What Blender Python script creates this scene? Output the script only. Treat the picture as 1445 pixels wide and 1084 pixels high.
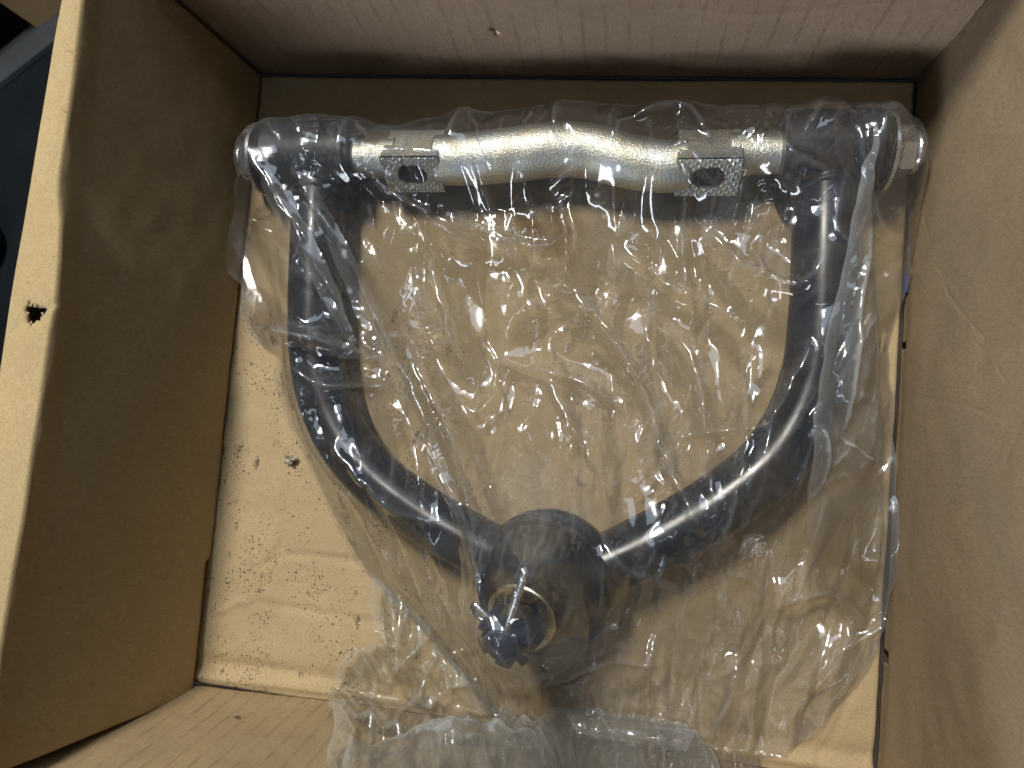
import bpy, bmesh, math, random
import numpy as np
from mathutils import Matrix, Vector
random.seed(7); RNG = np.random.default_rng(7)
S = bpy.context.scene
COL = S.collection
for o in list(bpy.data.objects): bpy.data.objects.remove(o)

# ------------------------------------------------------------------ camera
# A phone held above an open carton. The vertical edges of the carton meet at pixel (879,606) of the
# 1445 x 1084 photograph, which is the point of the floor right below the camera.
IW, IH, F, CAMH = 1445.0, 1084.0, 1000.0, 0.42
PCX, PCY, NAD = 722.5, 542.0, (879.0, 606.0)
nd = np.array([NAD[0]-PCX, NAD[1]-PCY, F]); nd /= np.linalg.norm(nd)
def _ray(px, py): return np.array([px-PCX, py-PCY, F])
def _fl(px, py):
    r = _ray(px, py); return r*CAMH/(r@nd)
XA = _fl(1297, 110)-_fl(375, 103); XA /= np.linalg.norm(XA)
ZA = -nd; YA = np.cross(ZA, XA)
def at(px, py, z=0.0):
    """point of the plane at height z seen at a pixel of the photograph"""
    r = _ray(px, py); q = r*(CAMH-z)/(r@nd)
    return np.array([q@XA, q@YA, z])
cam = bpy.data.cameras.new('camera'); cam_o = bpy.data.objects.new('camera', cam); COL.objects.link(cam_o)
right = np.array([XA[0], YA[0], ZA[0]]); down = np.array([XA[1], YA[1], ZA[1]]); fwd = np.array([XA[2], YA[2], ZA[2]])
M = Matrix.Identity(4)
for i in range(3):
    M[i][0] = right[i]; M[i][1] = -down[i]; M[i][2] = -fwd[i]
M[2][3] = CAMH
cam_o.matrix_world = M
cam.sensor_fit = 'HORIZONTAL'; cam.sensor_width = 36.0; cam.lens = 36.0*F/IW
cam.clip_start = 0.01; cam.clip_end = 50
cam.dof.use_dof = True; cam.dof.focus_distance = 0.385; cam.dof.aperture_fstop = 14.0
S.camera = cam_o

# ------------------------------------------------------------------ light
W = bpy.data.worlds.new('World'); S.world = W; W.use_nodes = True
W.node_tree.nodes['Background'].inputs[0].default_value = (0.80, 0.88, 1.0, 1)
W.node_tree.nodes['Background'].inputs[1].default_value = 0.04
def area(name, loc, target, sx, sy, power, col):
    l = bpy.data.lights.new(name, 'AREA'); l.shape = 'RECTANGLE'; l.size = sx; l.size_y = sy
    l.energy = power; l.color = col
    o = bpy.data.objects.new(name, l); COL.objects.link(o); o.location = loc
    o.rotation_euler = (Vector(target)-Vector(loc)).to_track_quat('-Z', 'Y').to_euler()
    return o
area('shop_lamp', (-0.44, 0.78, 1.48), (-0.05, 0.0, 0.0), 0.06, 0.36, 28.0, (1.0, 0.94, 0.83))
area('window_light', (-1.05, -2.10, 0.90), (0.0, 0.2, 0.08), 1.4, 0.50, 28.0, (0.82, 0.89, 1.0))
area('added_highlight_strip', (-0.30, -0.40, 2.0), (-0.05, 0.0, 0.0), 0.035, 1.2, 1.7, (0.74, 0.84, 1.0))  # added strip light, gives the lower film its highlights
area('added_sheen_panel', (-0.15, 1.05, 1.70), (-0.03, 0.0, 0.0), 1.5, 1.0, 10.0, (0.72, 0.83, 1.0))  # broad light added behind the box for a cool sheen on the film
S.view_settings.view_transform = 'Standard'; S.view_settings.look = 'None'
S.view_settings.exposure = 0.22; S.view_settings.gamma = 1.0
S.render.engine = 'CYCLES'
S.cycles.max_bounces = 6; S.cycles.transparent_max_bounces = 24; S.cycles.diffuse_bounces = 3; S.cycles.glossy_bounces = 3
S.cycles.use_adaptive_sampling = True; S.cycles.adaptive_threshold = 0.03
S.cycles.use_denoising = True
S.cycles.caustics_reflective = False; S.cycles.caustics_refractive = False
S.cycles.sample_clamp_indirect = 4.0

# ------------------------------------------------------------------ node helpers
class NT:
    def __init__(s, name):
        s.m = bpy.data.materials.new(name); s.m.use_nodes = True
        s.t = s.m.node_tree; s.t.nodes.clear()
        s.out = s.n('ShaderNodeOutputMaterial')
        s.tc = s.n('ShaderNodeTexCoord')
    def n(s, typ, **kw):
        nd_ = s.t.nodes.new(typ)
        for k, v in kw.items(): setattr(nd_, k, v)
        return nd_
    def link(s, a, b): s.t.links.new(a, b)
    def put(s, sock, v):
        if hasattr(v, 'is_output') or isinstance(v, bpy.types.NodeSocket): s.link(v, sock)
        else: sock.default_value = v
    def mapping(s, scale=(1, 1, 1), rot=(0, 0, 0), src='Object', loc=(0, 0, 0)):
        mp = s.n('ShaderNodeMapping'); s.link(s.tc.outputs[src], mp.inputs[0])
        mp.inputs['Scale'].default_value = scale; mp.inputs['Rotation'].default_value = rot
        mp.inputs['Location'].default_value = loc
        return mp.outputs[0]
    def noise(s, scale, detail=4, rough=0.55, vec=None, dist=0.0):
        x = s.n('ShaderNodeTexNoise'); s.put(x.inputs['Vector'], vec if vec is not None else s.tc.outputs['Object'])
        x.inputs['Scale'].default_value = scale; x.inputs['Detail'].default_value = detail
        x.inputs['Roughness'].default_value = rough; x.inputs['Distortion'].default_value = dist
        return x.outputs['Fac']
    def voro(s, scale, vec=None, feature='F1', out='Distance', rnd=1.0):
        x = s.n('ShaderNodeTexVoronoi', feature=feature); s.put(x.inputs['Vector'], vec if vec is not None else s.tc.outputs['Object'])
        x.inputs['Scale'].default_value = scale; x.inputs['Randomness'].default_value = rnd
        return x.outputs[out]
    def ramp(s, fac, stops):
        x = s.n('ShaderNodeValToRGB'); s.put(x.inputs[0], fac)
        e = x.color_ramp.elements
        while len(e) < len(stops): e.new(0.5)
        for el, (p, c) in zip(e, stops):
            el.position = p; el.color = c if len(c) == 4 else (*c, 1)
        return x.outputs[0]
    def rng(s, fac, a, b, c=0.0, d=1.0, smooth=False):
        x = s.n('ShaderNodeMapRange'); s.put(x.inputs['Value'], fac)
        if smooth: x.interpolation_type = 'SMOOTHSTEP'
        for k, v in zip(('From Min', 'From Max', 'To Min', 'To Max'), (a, b, c, d)): s.put(x.inputs[k], v)
        return x.outputs[0]
    def math(s, op, a, b=0.0, c=0.0):
        x = s.n('ShaderNodeMath', operation=op)
        s.put(x.inputs[0], a); s.put(x.inputs[1], b); s.put(x.inputs[2], c)
        return x.outputs[0]
    def mix(s, fac, a, b, mode='MIX'):
        x = s.n('ShaderNodeMix', data_type='RGBA', blend_type=mode)
        s.put(x.inputs[0], fac); s.put(x.inputs[6], a); s.put(x.inputs[7], b)
        return x.outputs[2]
    def bump(s, h, strength=0.3, dist=0.001, normal=None):
        x = s.n('ShaderNodeBump'); s.put(x.inputs['Height'], h)
        x.inputs['Strength'].default_value = strength; x.inputs['Distance'].default_value = dist
        if normal is not None: s.link(normal, x.inputs['Normal'])
        return x.outputs[0]
    def bsdf(s, color, rough=0.5, metal=0.0, normal=None, coat=0.0, spec=0.5, coat_rough=0.1):
        b = s.n('ShaderNodeBsdfPrincipled')
        s.put(b.inputs['Base Color'], color if not isinstance(color, tuple) else (*color[:3], 1))
        s.put(b.inputs['Roughness'], rough); s.put(b.inputs['Metallic'], metal)
        b.inputs['Specular IOR Level'].default_value = spec
        b.inputs['Coat Weight'].default_value = coat; b.inputs['Coat Roughness'].default_value = coat_rough
        if normal is not None: s.link(normal, b.inputs['Normal'])
        s.link(b.outputs[0], s.out.inputs[0]); return b

def xyz(T):
    x = T.n('ShaderNodeSeparateXYZ'); T.link(T.tc.outputs['Object'], x.inputs[0]); return x.outputs

def cardboard(name, tone=(0.40, 0.265, 0.145), ribs=None, specks=False, blotch=0.10, stain=None):
    T = NT(name)
    fib = T.noise(900, 3, 0.6, T.mapping((1, 1, 0.35)))
    fine = T.noise(2600, 2, 0.6)
    big = T.noise(14, 4, 0.55)
    mid = T.noise(70, 3, 0.6)
    tone = tuple(c*1.10 for c in tone); d = tuple(c*(1-blotch*1.5) for c in tone); l = tuple(min(1, c*(1+blotch)) for c in tone)
    col = T.mix(T.rng(big, 0.3, 0.7), (*d, 1), (*l, 1))
    col = T.mix(T.rng(mid, 0.45, 0.75, 0, 0.22), col, (tone[0]*0.80, tone[1]*0.74, tone[2]*0.64, 1))
    col = T.mix(T.rng(fib, 0.38, 0.68, 0.0, 0.62), col, (tone[0]*0.66, tone[1]*0.62, tone[2]*0.56, 1))
    col = T.mix(T.rng(fine, 0.50, 0.72, 0.0, 0.42), col, (tone[0]*1.35, tone[1]*1.35, tone[2]*1.4, 1))
    # stray dark fibres in the recycled paper
    fl = T.noise(330, 1, 0.4, T.mapping((1, 2.6, 1.7), (0.3, 0.5, 0.7)), 1.2)
    col = T.mix(T.rng(fl, 0.735, 0.765, 0, 0.55), col, (0.07, 0.045, 0.03, 1))
    h = T.math('ADD', T.math('MULTIPLY', fib, 0.5), T.math('MULTIPLY', fine, 0.5))
    nrm = T.bump(h, 0.6, 0.0007)
    if ribs:
        ax, period, amt, rot = ribs
        wv = T.n('ShaderNodeTexWave', wave_type='BANDS', bands_direction=ax, wave_profile='SIN')
        T.put(wv.inputs['Vector'], T.mapping((1, 1, 1), rot)); wv.inputs['Scale'].default_value = 1/period*0.314
        wv.inputs['Distortion'].default_value = 0.6; wv.inputs['Detail'].default_value = 2; wv.inputs['Detail Scale'].default_value = 3
        wavef = T.rng(wv.outputs['Fac'], 0.0, 0.16, 1.0, 0.0, True)
        patch = T.rng(T.noise(38, 3, 0.6), 0.42, 0.62, 0.15, 1.0)
        k = T.math('MULTIPLY', wavef, patch)
        col = T.mix(T.math('MULTIPLY', k, amt), col, (tone[0]*0.42, tone[1]*0.36, tone[2]*0.30, 1))
        nrm = T.bump(T.math('MULTIPLY', k, -1.0), 0.35, 0.0008, nrm)
    if specks:
        X, Y, Z = xyz(T)
        reg = T.math('MULTIPLY', T.rng(X, -0.065, -0.12, 0, 1, True), T.rng(Y, 0.13, 0.03, 0, 1, True))
        cl = T.rng(T.noise(34, 4, 0.7, T.mapping((1.0, 0.6, 1))), 0.34, 0.60, 0, 1)
        sp = T.noise(760, 2, 0.5, T.mapping((1, 0.8, 1)))
        thr = T.math('SUBTRACT', 0.76, T.math('MULTIPLY', T.math('MULTIPLY', cl, reg), 0.165))
        dk = T.rng(T.math('SUBTRACT', sp, thr), 0.0, 0.03, 0, 0.88)
        col = T.mix(dk, col, (0.035, 0.03, 0.027, 1))
        # a few bigger grease smudges
        v = T.noise(95, 3, 0.6, T.mapping((1, 0.45, 1)))
        sm = T.math('MULTIPLY', T.rng(v, 0.635, 0.69, 0, 0.85), T.math('MULTIPLY', reg, T.rng(T.noise(600, 2), 0.42, 0.55)))
        col = T.mix(sm, col, (0.045, 0.042, 0.042, 1))
    if stain:
        for (sx, sy, sz, r, c, a) in stain:
            cv = T.n('ShaderNodeVectorMath', operation='DISTANCE'); T.link(T.tc.outputs['Object'], cv.inputs[0])
            cv.inputs[1].default_value = (sx, sy, sz)
            dd = T.math('ADD', cv.outputs['Value'], T.math('MULTIPLY', T.math('SUBTRACT', T.noise(120, 3), 0.5), r*1.4))
            col = T.mix(T.rng(dd, r, r*0.8, 0, a), col, (*c, 1))
    T.bsdf(col, 0.78, 0, nrm, spec=0.25)
    return T.m

def metal_mat(name, tint, tint2, rough, grain, gs=900):
    T = NT(name)
    n1 = T.noise(60, 4, 0.6); n2 = T.noise(gs, 2, 0.6)
    col = T.mix(T.rng(n1, 0.35, 0.65), (*tint, 1), (*tint2, 1))
    T.bsdf(col, T.rng(n2, 0.3, 0.7, rough*0.8, rough*1.25), 1.0, T.bump(n2, grain, 0.0005))
    return T.m

def black_mat(name, col=(0.010, 0.0115, 0.015), rough=0.25, coat=0.0, bump=0.08, dust=0.15, spec=0.38):
    T = NT(name)
    n = T.noise(1400, 2, 0.5); b = T.noise(45, 4, 0.6); sp = T.noise(700, 1, 0.5)
    c = T.mix(T.rng(b, 0.4, 0.7, 0, 1), (*col, 1), tuple(x*1.9 for x in col)+(1,))
    c = T.mix(T.rng(sp, 0.76, 0.80, 0, dust), c, (0.16, 0.15, 0.14, 1))
    T.bsdf(c, T.rng(b, 0.3, 0.7, rough*0.8, rough*1.3), 0, T.bump(n, bump, 0.0004), coat=coat, coat_rough=0.16, spec=spec)
    return T.m

def film(name, haze=0.03, rough=0.07, yellow=0.0, crinkle=0.3, gloss=1.6):
    """clear polythene: mostly see-through, a gloss that grows at grazing angles, a faint milky body"""
    T = NT(name)
    n1 = T.noise(150, 1, 0.5, T.mapping((1.2, 0.8, 1)), 0.5)
    nrm = T.bump(n1, crinkle, 0.0030)
    fr = T.n('ShaderNodeFresnel'); fr.inputs['IOR'].default_value = 1.50; T.link(nrm, fr.inputs['Normal'])
    gl = T.n('ShaderNodeBsdfGlossy'); gl.inputs['Roughness'].default_value = rough; T.link(nrm, gl.inputs['Normal'])
    tr = T.n('ShaderNodeBsdfTransparent'); tr.inputs['Color'].default_value = (0.985-0.02*yellow, 0.982-0.03*yellow, 0.978-0.10*yellow, 1)
    st_ = T.n('ShaderNodeAttribute', attribute_name='stain')
    T.link(T.mix(st_.outputs['Fac'], tuple(tr.inputs['Color'].default_value), (0.66, 0.56, 0.36, 1)), tr.inputs['Color'])
    df = T.n('ShaderNodeBsdfDiffuse'); df.inputs['Color'].default_value = (0.80, 0.86-0.03*yellow, 0.95-0.25*yellow, 1)
    tl = T.n('ShaderNodeBsdfTranslucent'); tl.inputs['Color'].default_value = df.inputs['Color'].default_value
    ms = T.n('ShaderNodeMixShader'); ms.inputs[0].default_value = 0.5; T.link(df.outputs[0], ms.inputs[1]); T.link(tl.outputs[0], ms.inputs[2])
    m1 = T.n('ShaderNodeMixShader')
    at_ = T.n('ShaderNodeAttribute', attribute_name='haze')
    T.link(T.math('MULTIPLY', at_.outputs['Fac'], haze), m1.inputs[0]); T.link(tr.outputs[0], m1.inputs[1]); T.link(ms.outputs[0], m1.inputs[2])
    m2 = T.n('ShaderNodeMixShader')
    T.link(T.math('MINIMUM', T.math('MULTIPLY', fr.outputs[0], gloss), 0.40), m2.inputs[0]); T.link(m1.outputs[0], m2.inputs[1]); T.link(gl.outputs[0], m2.inputs[2])
    T.link(m2.outputs[0], T.out.inputs[0])
    return T.m

def plain(name, col, rough=0.6, metal=0.0, bump=0.2, sc=300, spec=0.3):
    T = NT(name); n = T.noise(sc, 3, 0.6); b = T.noise(sc/20, 3, 0.6)
    c = T.mix(T.rng(b, 0.3, 0.7), tuple(x*0.8 for x in col)+(1,), tuple(min(1, x*1.15) for x in col)+(1,))
    T.bsdf(c, rough, metal, T.bump(n, bump, 0.0006), spec=spec); return T.m

# ------------------------------------------------------------------ mesh helpers
def empty(name, loc=(0, 0, 0), label=None, cat=None):
    o = bpy.data.objects.new(name, None); COL.objects.link(o); o.location = loc; o.empty_display_size = 0.02
    if label: o['label'] = label; o['category'] = cat
    return o
def mesh(name, V, Fc, mat, parent=None, smooth=True, label=None):
    me = bpy.data.meshes.new(name)
    me.from_pydata([tuple(v) for v in V], [], [tuple(int(i) for i in f) for f in Fc]); me.validate(); me.update()
    if smooth: me.polygons.foreach_set('use_smooth', [True]*len(me.polygons))
    me.materials.append(mat)
    o = bpy.data.objects.new(name, me); COL.objects.link(o)
    if parent is not None:
        o.parent = parent; o.matrix_parent_inverse = Matrix.Translation(parent.location).inverted()
    if label: o['label'] = label
    return o
def grid_mesh(name, P, mat, parent=None, keep=None, flip=False, **kw):
    nu, nv = P.shape[:2]
    idx = np.arange(nu*nv).reshape(nu, nv)
    q = np.stack([idx[:-1, :-1], idx[1:, :-1], idx[1:, 1:], idx[:-1, 1:]], -1)
    if flip: q = q[..., ::-1]
    k = np.ones(q.shape[:2], bool) if keep is None else keep
    q = q[k].reshape(-1, 4)
    used = np.unique(q); rm = -np.ones(nu*nv, int); rm[used] = np.arange(len(used))
    return mesh(name, P.reshape(-1, 3)[used], rm[q], mat, parent, **kw)
def solidify(o, t, off=-1.0):
    m = o.modifiers.new('thickness', 'SOLIDIFY'); m.thickness = t; m.offset = off; return o
def bevel(o, w, seg=2):
    m = o.modifiers.new('bevel', 'BEVEL'); m.width = w; m.segments = seg; m.limit_method = 'ANGLE'; m.angle_limit = math.radians(35); return o
def frame(axis, up=(0, 0, 1)):
    a = np.array(axis, float); a /= np.linalg.norm(a)
    u = np.array(up, float)
    if abs(u@a) > 0.95: u = np.array([0, 1.0, 0])
    b = u-(u@a)*a; b /= np.linalg.norm(b); c = np.cross(a, b)
    return a, b, c
def lathe(name, org, axis, prof, mat, parent, seg=64, rfun=None, **kw):
    """prof: list of (height along axis, radius)"""
    a, b, c = frame(axis); org = np.array(org, float); V = []; Fc = []
    for (h, r) in prof:
        for i in range(seg):
            t = 2*math.pi*i/seg; rr = r*(rfun(t) if rfun else 1)
            V.append(org+a*h+(b*math.cos(t)+c*math.sin(t))*rr)
    n = len(prof)
    for j in range(n-1):
        for i in range(seg):
            i2 = (i+1) % seg; Fc.append((j*seg+i, j*seg+i2, (j+1)*seg+i2, (j+1)*seg+i))
    for j, fl in ((0, True), (n-1, False)):
        if prof[j][1] > 1e-5:
            f = tuple(j*seg+i for i in range(seg)); Fc.append(f[::-1] if fl else f)
    o = mesh(name, V, Fc, mat, parent, **kw)
    m = o.modifiers.new('edges', 'EDGE_SPLIT'); m.split_angle = math.radians(38)
    return o
def spline(pts, n):
    P = np.array(pts, float); m = len(P); out = []
    ext = np.vstack([2*P[0]-P[1], P, 2*P[-1]-P[-2]])
    seglen = np.linalg.norm(np.diff(P, axis=0), axis=1); cum = np.r_[0, np.cumsum(seglen)]
    for s in np.linspace(0, cum[-1], n):
        i = min(np.searchsorted(cum, s, 'right')-1, m-2); t = (s-cum[i])/seglen[i]
        p0, p1, p2, p3 = ext[i:i+4]
        out.append(0.5*((2*p1)+(-p0+p2)*t+(2*p0-5*p1+4*p2-p3)*t*t+(-p0+3*p1-3*p2+p3)*t**3))
    return np.array(out)
def tube(name, pts, rad, mat, parent, seg=32, n=60, caps=True, **kw):
    C = spline(pts, n); r = np.interp(np.linspace(0, 1, n), np.linspace(0, 1, len(np.atleast_1d(rad))), np.atleast_1d(rad)) if np.ndim(rad) else np.full(n, rad)
    T = np.gradient(C, axis=0); T /= np.linalg.norm(T, axis=1)[:, None]
    a, b, c = frame(T[0]); V = []
    for i in range(n):
        b = b-(b@T[i])*T[i]; b /= np.linalg.norm(b); c = np.cross(T[i], b)
        for k in range(seg):
            t = 2*math.pi*k/seg; V.append(C[i]+(b*math.cos(t)+c*math.sin(t))*r[i])
    Fc = [(j*seg+k, j*seg+(k+1) % seg, (j+1)*seg+(k+1) % seg, (j+1)*seg+k) for j in range(n-1) for k in range(seg)]
    if caps: Fc += [tuple(range(seg))[::-1], tuple((n-1)*seg+k for k in range(seg))]
    return mesh(name, V, Fc, mat, parent, **kw)
def box(name, lo, hi, mat, parent=None, bev=0.004, rotz=0.0, **kw):
    lo = np.array(lo); hi = np.array(hi); c = (lo+hi)/2; V = []
    for x in (0, 1):
        for y in (0, 1):
            for z in (0, 1):
                p = np.array([(lo, hi)[x][0], (lo, hi)[y][1], (lo, hi)[z][2]])-c
                V.append((p[0]*math.cos(rotz)-p[1]*math.sin(rotz)+c[0], p[0]*math.sin(rotz)+p[1]*math.cos(rotz)+c[1], p[2]+c[2]))
    Fc = [(0, 1, 3, 2), (4, 6, 7, 5), (0, 4, 5, 1), (2, 3, 7, 6), (0, 2, 6, 4), (1, 5, 7, 3)]
    o = mesh(name, V, Fc, mat, parent, smooth=False, **kw)
    if bev: bevel(o, bev)
    return o
def polydist(X, Y, poly):
    """distance of every (X,Y) to a polyline, and the place along it from 0 to 1"""
    P = np.array(poly)[:, :2]; best = np.full(X.shape, 1e9); par = np.zeros(X.shape)
    L = np.linalg.norm(np.diff(P, axis=0), axis=1); cum = np.r_[0, np.cumsum(L)]; tot = cum[-1]
    for i in range(len(P)-1):
        dx, dy = P[i+1]-P[i]; l2 = dx*dx+dy*dy
        t = np.clip(((X-P[i, 0])*dx+(Y-P[i, 1])*dy)/l2, 0, 1)
        dd = np.hypot(X-P[i, 0]-t*dx, Y-P[i, 1]-t*dy); m = dd < best
        best = np.where(m, dd, best); par = np.where(m, (cum[i]+t*L[i])/tot, par)
    return best, par
def vnoise(X, Y, scale, seed=0):
    """smooth value noise for shaping meshes"""
    r = np.random.default_rng(seed).random((64, 64))
    u = X*scale+31.7; v = Y*scale+17.3
    i = np.floor(u).astype(int); j = np.floor(v).astype(int); fu = u-i; fv = v-j
    fu = fu*fu*(3-2*fu); fv = fv*fv*(3-2*fv)
    g = lambda a, b: r[a % 64, b % 64]
    return (g(i, j)*(1-fu)+g(i+1, j)*fu)*(1-fv)+(g(i, j+1)*(1-fu)+g(i+1, j+1)*fu)*fv
def ss(x, a, b):
    t = np.clip((x-a)/(b-a), 0, 1); return t*t*(3-2*t)

# ================================================================== the setting round the box
XL, XR, YB, YF, HB = -0.2515, 0.1485, 0.2123, -0.1815, 0.137
m_conc = plain('concrete_dark', (0.012, 0.015, 0.017), 0.9, 0, 0.4, 120, 0.04)
FZ = -0.50
fl = mesh('floor', [(-6, -6, FZ), (6, -6, FZ), (6, 6, FZ), (-6, 6, FZ)], [(0, 1, 2, 3)], m_conc, smooth=False); fl['kind'] = 'structure'
wb = empty('workbench', (-0.05, 0.0, FZ), 'dark wooden workbench top that the open carton stands on', 'workbench')
m_bench = plain('bench_wood', (0.05, 0.04, 0.032), 0.6)
box('bench_top', (-0.34, -0.40, -0.040), (0.40, 0.34, -0.0065), m_bench, wb)
for sx in (-0.31, 0.33):
    for sy in (-0.37, 0.27): box('leg', (sx, sy, FZ), (sx+0.05, sy+0.05, -0.040), m_bench, wb)

# ================================================================== carton
carton = empty('cardboard_box', (-0.05, 0.0, -0.004), 'open brown corrugated cardboard box holding the bagged control arm', 'box')
KR = (0.39, 0.300, 0.172)
mc_floor = cardboard('kraft_floor', KR, None, True)
mc_back = cardboard('kraft_back', (0.37, 0.272, 0.188), ('X', 0.0125, 0.26, (0, 0, 0)))
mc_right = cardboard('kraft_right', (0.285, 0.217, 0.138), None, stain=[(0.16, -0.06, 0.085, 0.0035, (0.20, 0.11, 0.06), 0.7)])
mc_left = cardboard('kraft_left', (0.38, 0.290, 0.155), None, blotch=0.06)
mc_front = cardboard('kraft_front', (0.34, 0.258, 0.148), ('X', 0.011, 0.38, (0, 0, math.radians(0))))

# floor panel: pillowed, creased, rounded up at the front fold
sp = 0.0016
gx = np.arange(XL-0.016, XR-0.0006, sp); gy = np.arange(YF+0.0005, YB-0.0018, sp)
X, Y = np.meshgrid(gx, gy, indexing='ij')
Z = 0.0016*(vnoise(X, Y, 30, 1)-0.5)+0.0007*(vnoise(X, Y, 90, 2)-0.5)+0.0004*(vnoise(X, Y, 220, 12)-0.5)
for pl, h, w in [([(405, 690), (402, 745), (396, 770), (374, 798)], -0.0010, 0.0026),
                 ([(375, 795), (400, 785), (420, 783), (515, 793)], -0.0011, 0.0022),
                 ([(400, 780), (385, 800), (380, 830)], -0.0008, 0.003),
                 ([(312, 862), (335, 850), (352, 848)], 0.0014, 0.0020),
                 ([(352, 848), (440, 862), (535, 880)], -0.0009, 0.0024),
                 ([(300, 935), (380, 945), (470, 962)], -0.0009, 0.0030),
                 ([(1150, 1084), (1185, 1020), (1222, 930)], -0.0008, 0.002)]:
    dd, _ = polydist(X, Y, [at(*p) for p in pl]); dd += 0.0015*(vnoise(X, Y, 200, 5)-0.5)
    Z += h*np.exp(-(dd/w)**2)
for px, py in ((412, 124), (1283, 137)):
    p = at(px, py); Z += -0.0016*np.exp(-(((X-p[0])**2+(Y-p[1])**2)/0.0022**2))
fy = YF+0.002+0.004*ss(X, -0.26, -0.12)
Z += 0.0022*np.exp(-((Y-fy-0.003)/0.0028)**2)-0.0015*np.exp(-((Y-fy-0.011)/0.005)**2)
floor_o = solidify(grid_mesh('floor_panel', np.stack([X, Y, Z], -1), mc_floor, carton), 0.004)

# back wall
gx = np.arange(XL-0.030, XR+0.0125, 0.002); gz = np.arange(-0.003, HB+0.008, 0.0018)
X, Zg = np.meshgrid(gx, gz, indexing='ij')
Yw = YB+0.0004+Zg*0.035+0.0022*(vnoise(X, Zg, 22, 3)-0.5)*ss(Zg, 0, 0.05)+0.0006*(vnoise(X, Zg, 80, 4)-0.5)
hp = np.array([0, 0, 0.0]); 
for zt in np.linspace(0, 0.1, 200):
    p = at(700, 48, zt)
    if abs(p[1]-YB-zt*0.035) < abs(hp[1]-YB-hp[2]*0.035): hp = p
dh = np.hypot(X-hp[0], Zg-hp[2])
for pl in ([(hp[0]-0.006, hp[2]+0.007), (hp[0], hp[2]), (hp[0]+0.006, hp[2]-0.005)],):
    d2, _ = polydist(X, Zg, [(a, b, 0) for a, b in pl]); Yw += 0.0011*np.exp(-(d2/0.0016)**2)
d2, _ = polydist(X, Zg, [(0.00, 0.066, 0), (0.05, 0.058, 0), (0.09, 0.064, 0), (0.13, 0.07, 0)]); Yw += 0.0006*np.exp(-(d2/0.0018)**2)
P = np.stack([X, Yw, Zg], -1)
cz = (P[:-1, :-1]+P[1:, 1:])/2
ang = np.arctan2(cz[..., 2]-hp[2], cz[..., 0]-hp[0])
hole = ((np.abs((cz[..., 0]-hp[0])*0.9+(cz[..., 2]-hp[2])*0.8) < 0.0016) & (np.hypot(cz[..., 0]-hp[0], cz[..., 2]-hp[2]) < 0.0042))
solidify(grid_mesh('back_wall', P, mc_back, carton, keep=~hole), 0.0035, -1.0)

# right wall with its long crease lines
gy = np.arange(YF-0.004, YB+0.0025, 0.0010); gz = np.arange(-0.003, HB+0.008, 0.0010)
Yg, Zg = np.meshgrid(gy, gz, indexing='ij')
def on_right(px, py):
    best = None
    for zt in np.linspace(0, 0.15, 300):
        p = at(px, py, zt)
        if best is None or abs(p[0]-XR-zt*0.04) < best[0]: best = (abs(p[0]-XR-zt*0.04), p)
    return best[1]
Xw = XR+0.0006+Zg*0.04+0.003*(vnoise(Yg, Zg, 18, 6)-0.5)*ss(Zg, 0, 0.05)+0.0006*(vnoise(Yg, Zg, 80, 7)-0.5)
for pl, h, w in [([(1300, 300), (1318, 365), (1335, 420), (1380, 470), (1400, 505), (1420, 540)], 0.00028, 0.0006),
                 ([(1280, 560), (1330, 565), (1380, 577), (1430, 598)], 0.00024, 0.0006),
                 ([(1440, 600), (1420, 650)], 0.0003, 0.0008)]:
    q = [on_right(*p) for p in pl]; d2, _ = polydist(Yg, Zg, [(p[1], p[2], 0) for p in q])
    d2 = d2+0.0020*(vnoise(Yg, Zg, 130, 9)-0.5); Xw += h*np.exp(-(d2/w)**2)
Xw += 0.0035*np.exp(-(Zg/0.006)**2)*0.25
P = np.stack([Xw, Yg, Zg], -1)
# torn notches at the foot of the wall
cc = (P[:-1, :-1]+P[1:, 1:])/2; kp = np.ones(cc.shape[:2], bool)
for px, py, ry, rz in ((1241, 928, 0.0035, 0.004), (1271, 488, 0.0022, 0.003)):
    p = at(px, py); kp &= ~((np.abs(cc[..., 1]-p[1]) < ry) & (cc[..., 2] < rz))
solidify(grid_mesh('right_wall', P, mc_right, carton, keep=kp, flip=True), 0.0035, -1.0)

# front wall
gx = np.arange(XL-0.045, XR+0.002, 0.002); gz = np.arange(0.0005, HB+0.006, 0.002)
X, Zg = np.meshgrid(gx, gz, indexing='ij')
Yw = YF-0.0006+0.004*ss(X, -0.26, -0.12)-Zg*0.05+0.0025*(vnoise(X, Zg, 20, 8)-0.5)*ss(Zg, 0, 0.04)+0.0006*(vnoise(X, Zg, 90, 10)-0.5)
solidify(grid_mesh('front_wall', np.stack([X, Yw, Zg], -1), mc_front, carton, flip=True), 0.0035, -1.0)

# left wall: one sheet that rises on the inside, rolls over a wide rim and goes down outside
ny = 270
ys = np.linspace(-0.1865, 0.2085, ny)
rim_px = [(118, 0), (110, 60), (103, 120), (92, 200), (85, 250), (84, 275), (87, 310), (85, 370), (80, 430), (72, 470), (60, 560), (45, 650), (32, 740), (15, 840), (0, 930)]
rim_out = [(92, 0), (80, 60), (65, 150), (40, 300), (20, 420), (0, 555), (-25, 700), (-55, 900)]
ri = np.array([at(px, py, HB) for px, py in rim_px]); ro = np.array([at(px, py, HB) for px, py in rim_out])
xi = np.interp(ys, ri[::-1, 1], ri[::-1, 0]); xo = np.interp(ys, ro[::-1, 1], ro[::-1, 0])
def zbot(y): return np.where(y > -0.028, 0.0030, np.where(y > -0.103, 0.0018, 0.0062))
kw_ = np.hanning(81); kw_ /= kw_.sum(); xs = np.convolve(np.pad(xi, 40, 'edge'), kw_, 'valid')-0.0025
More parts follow.
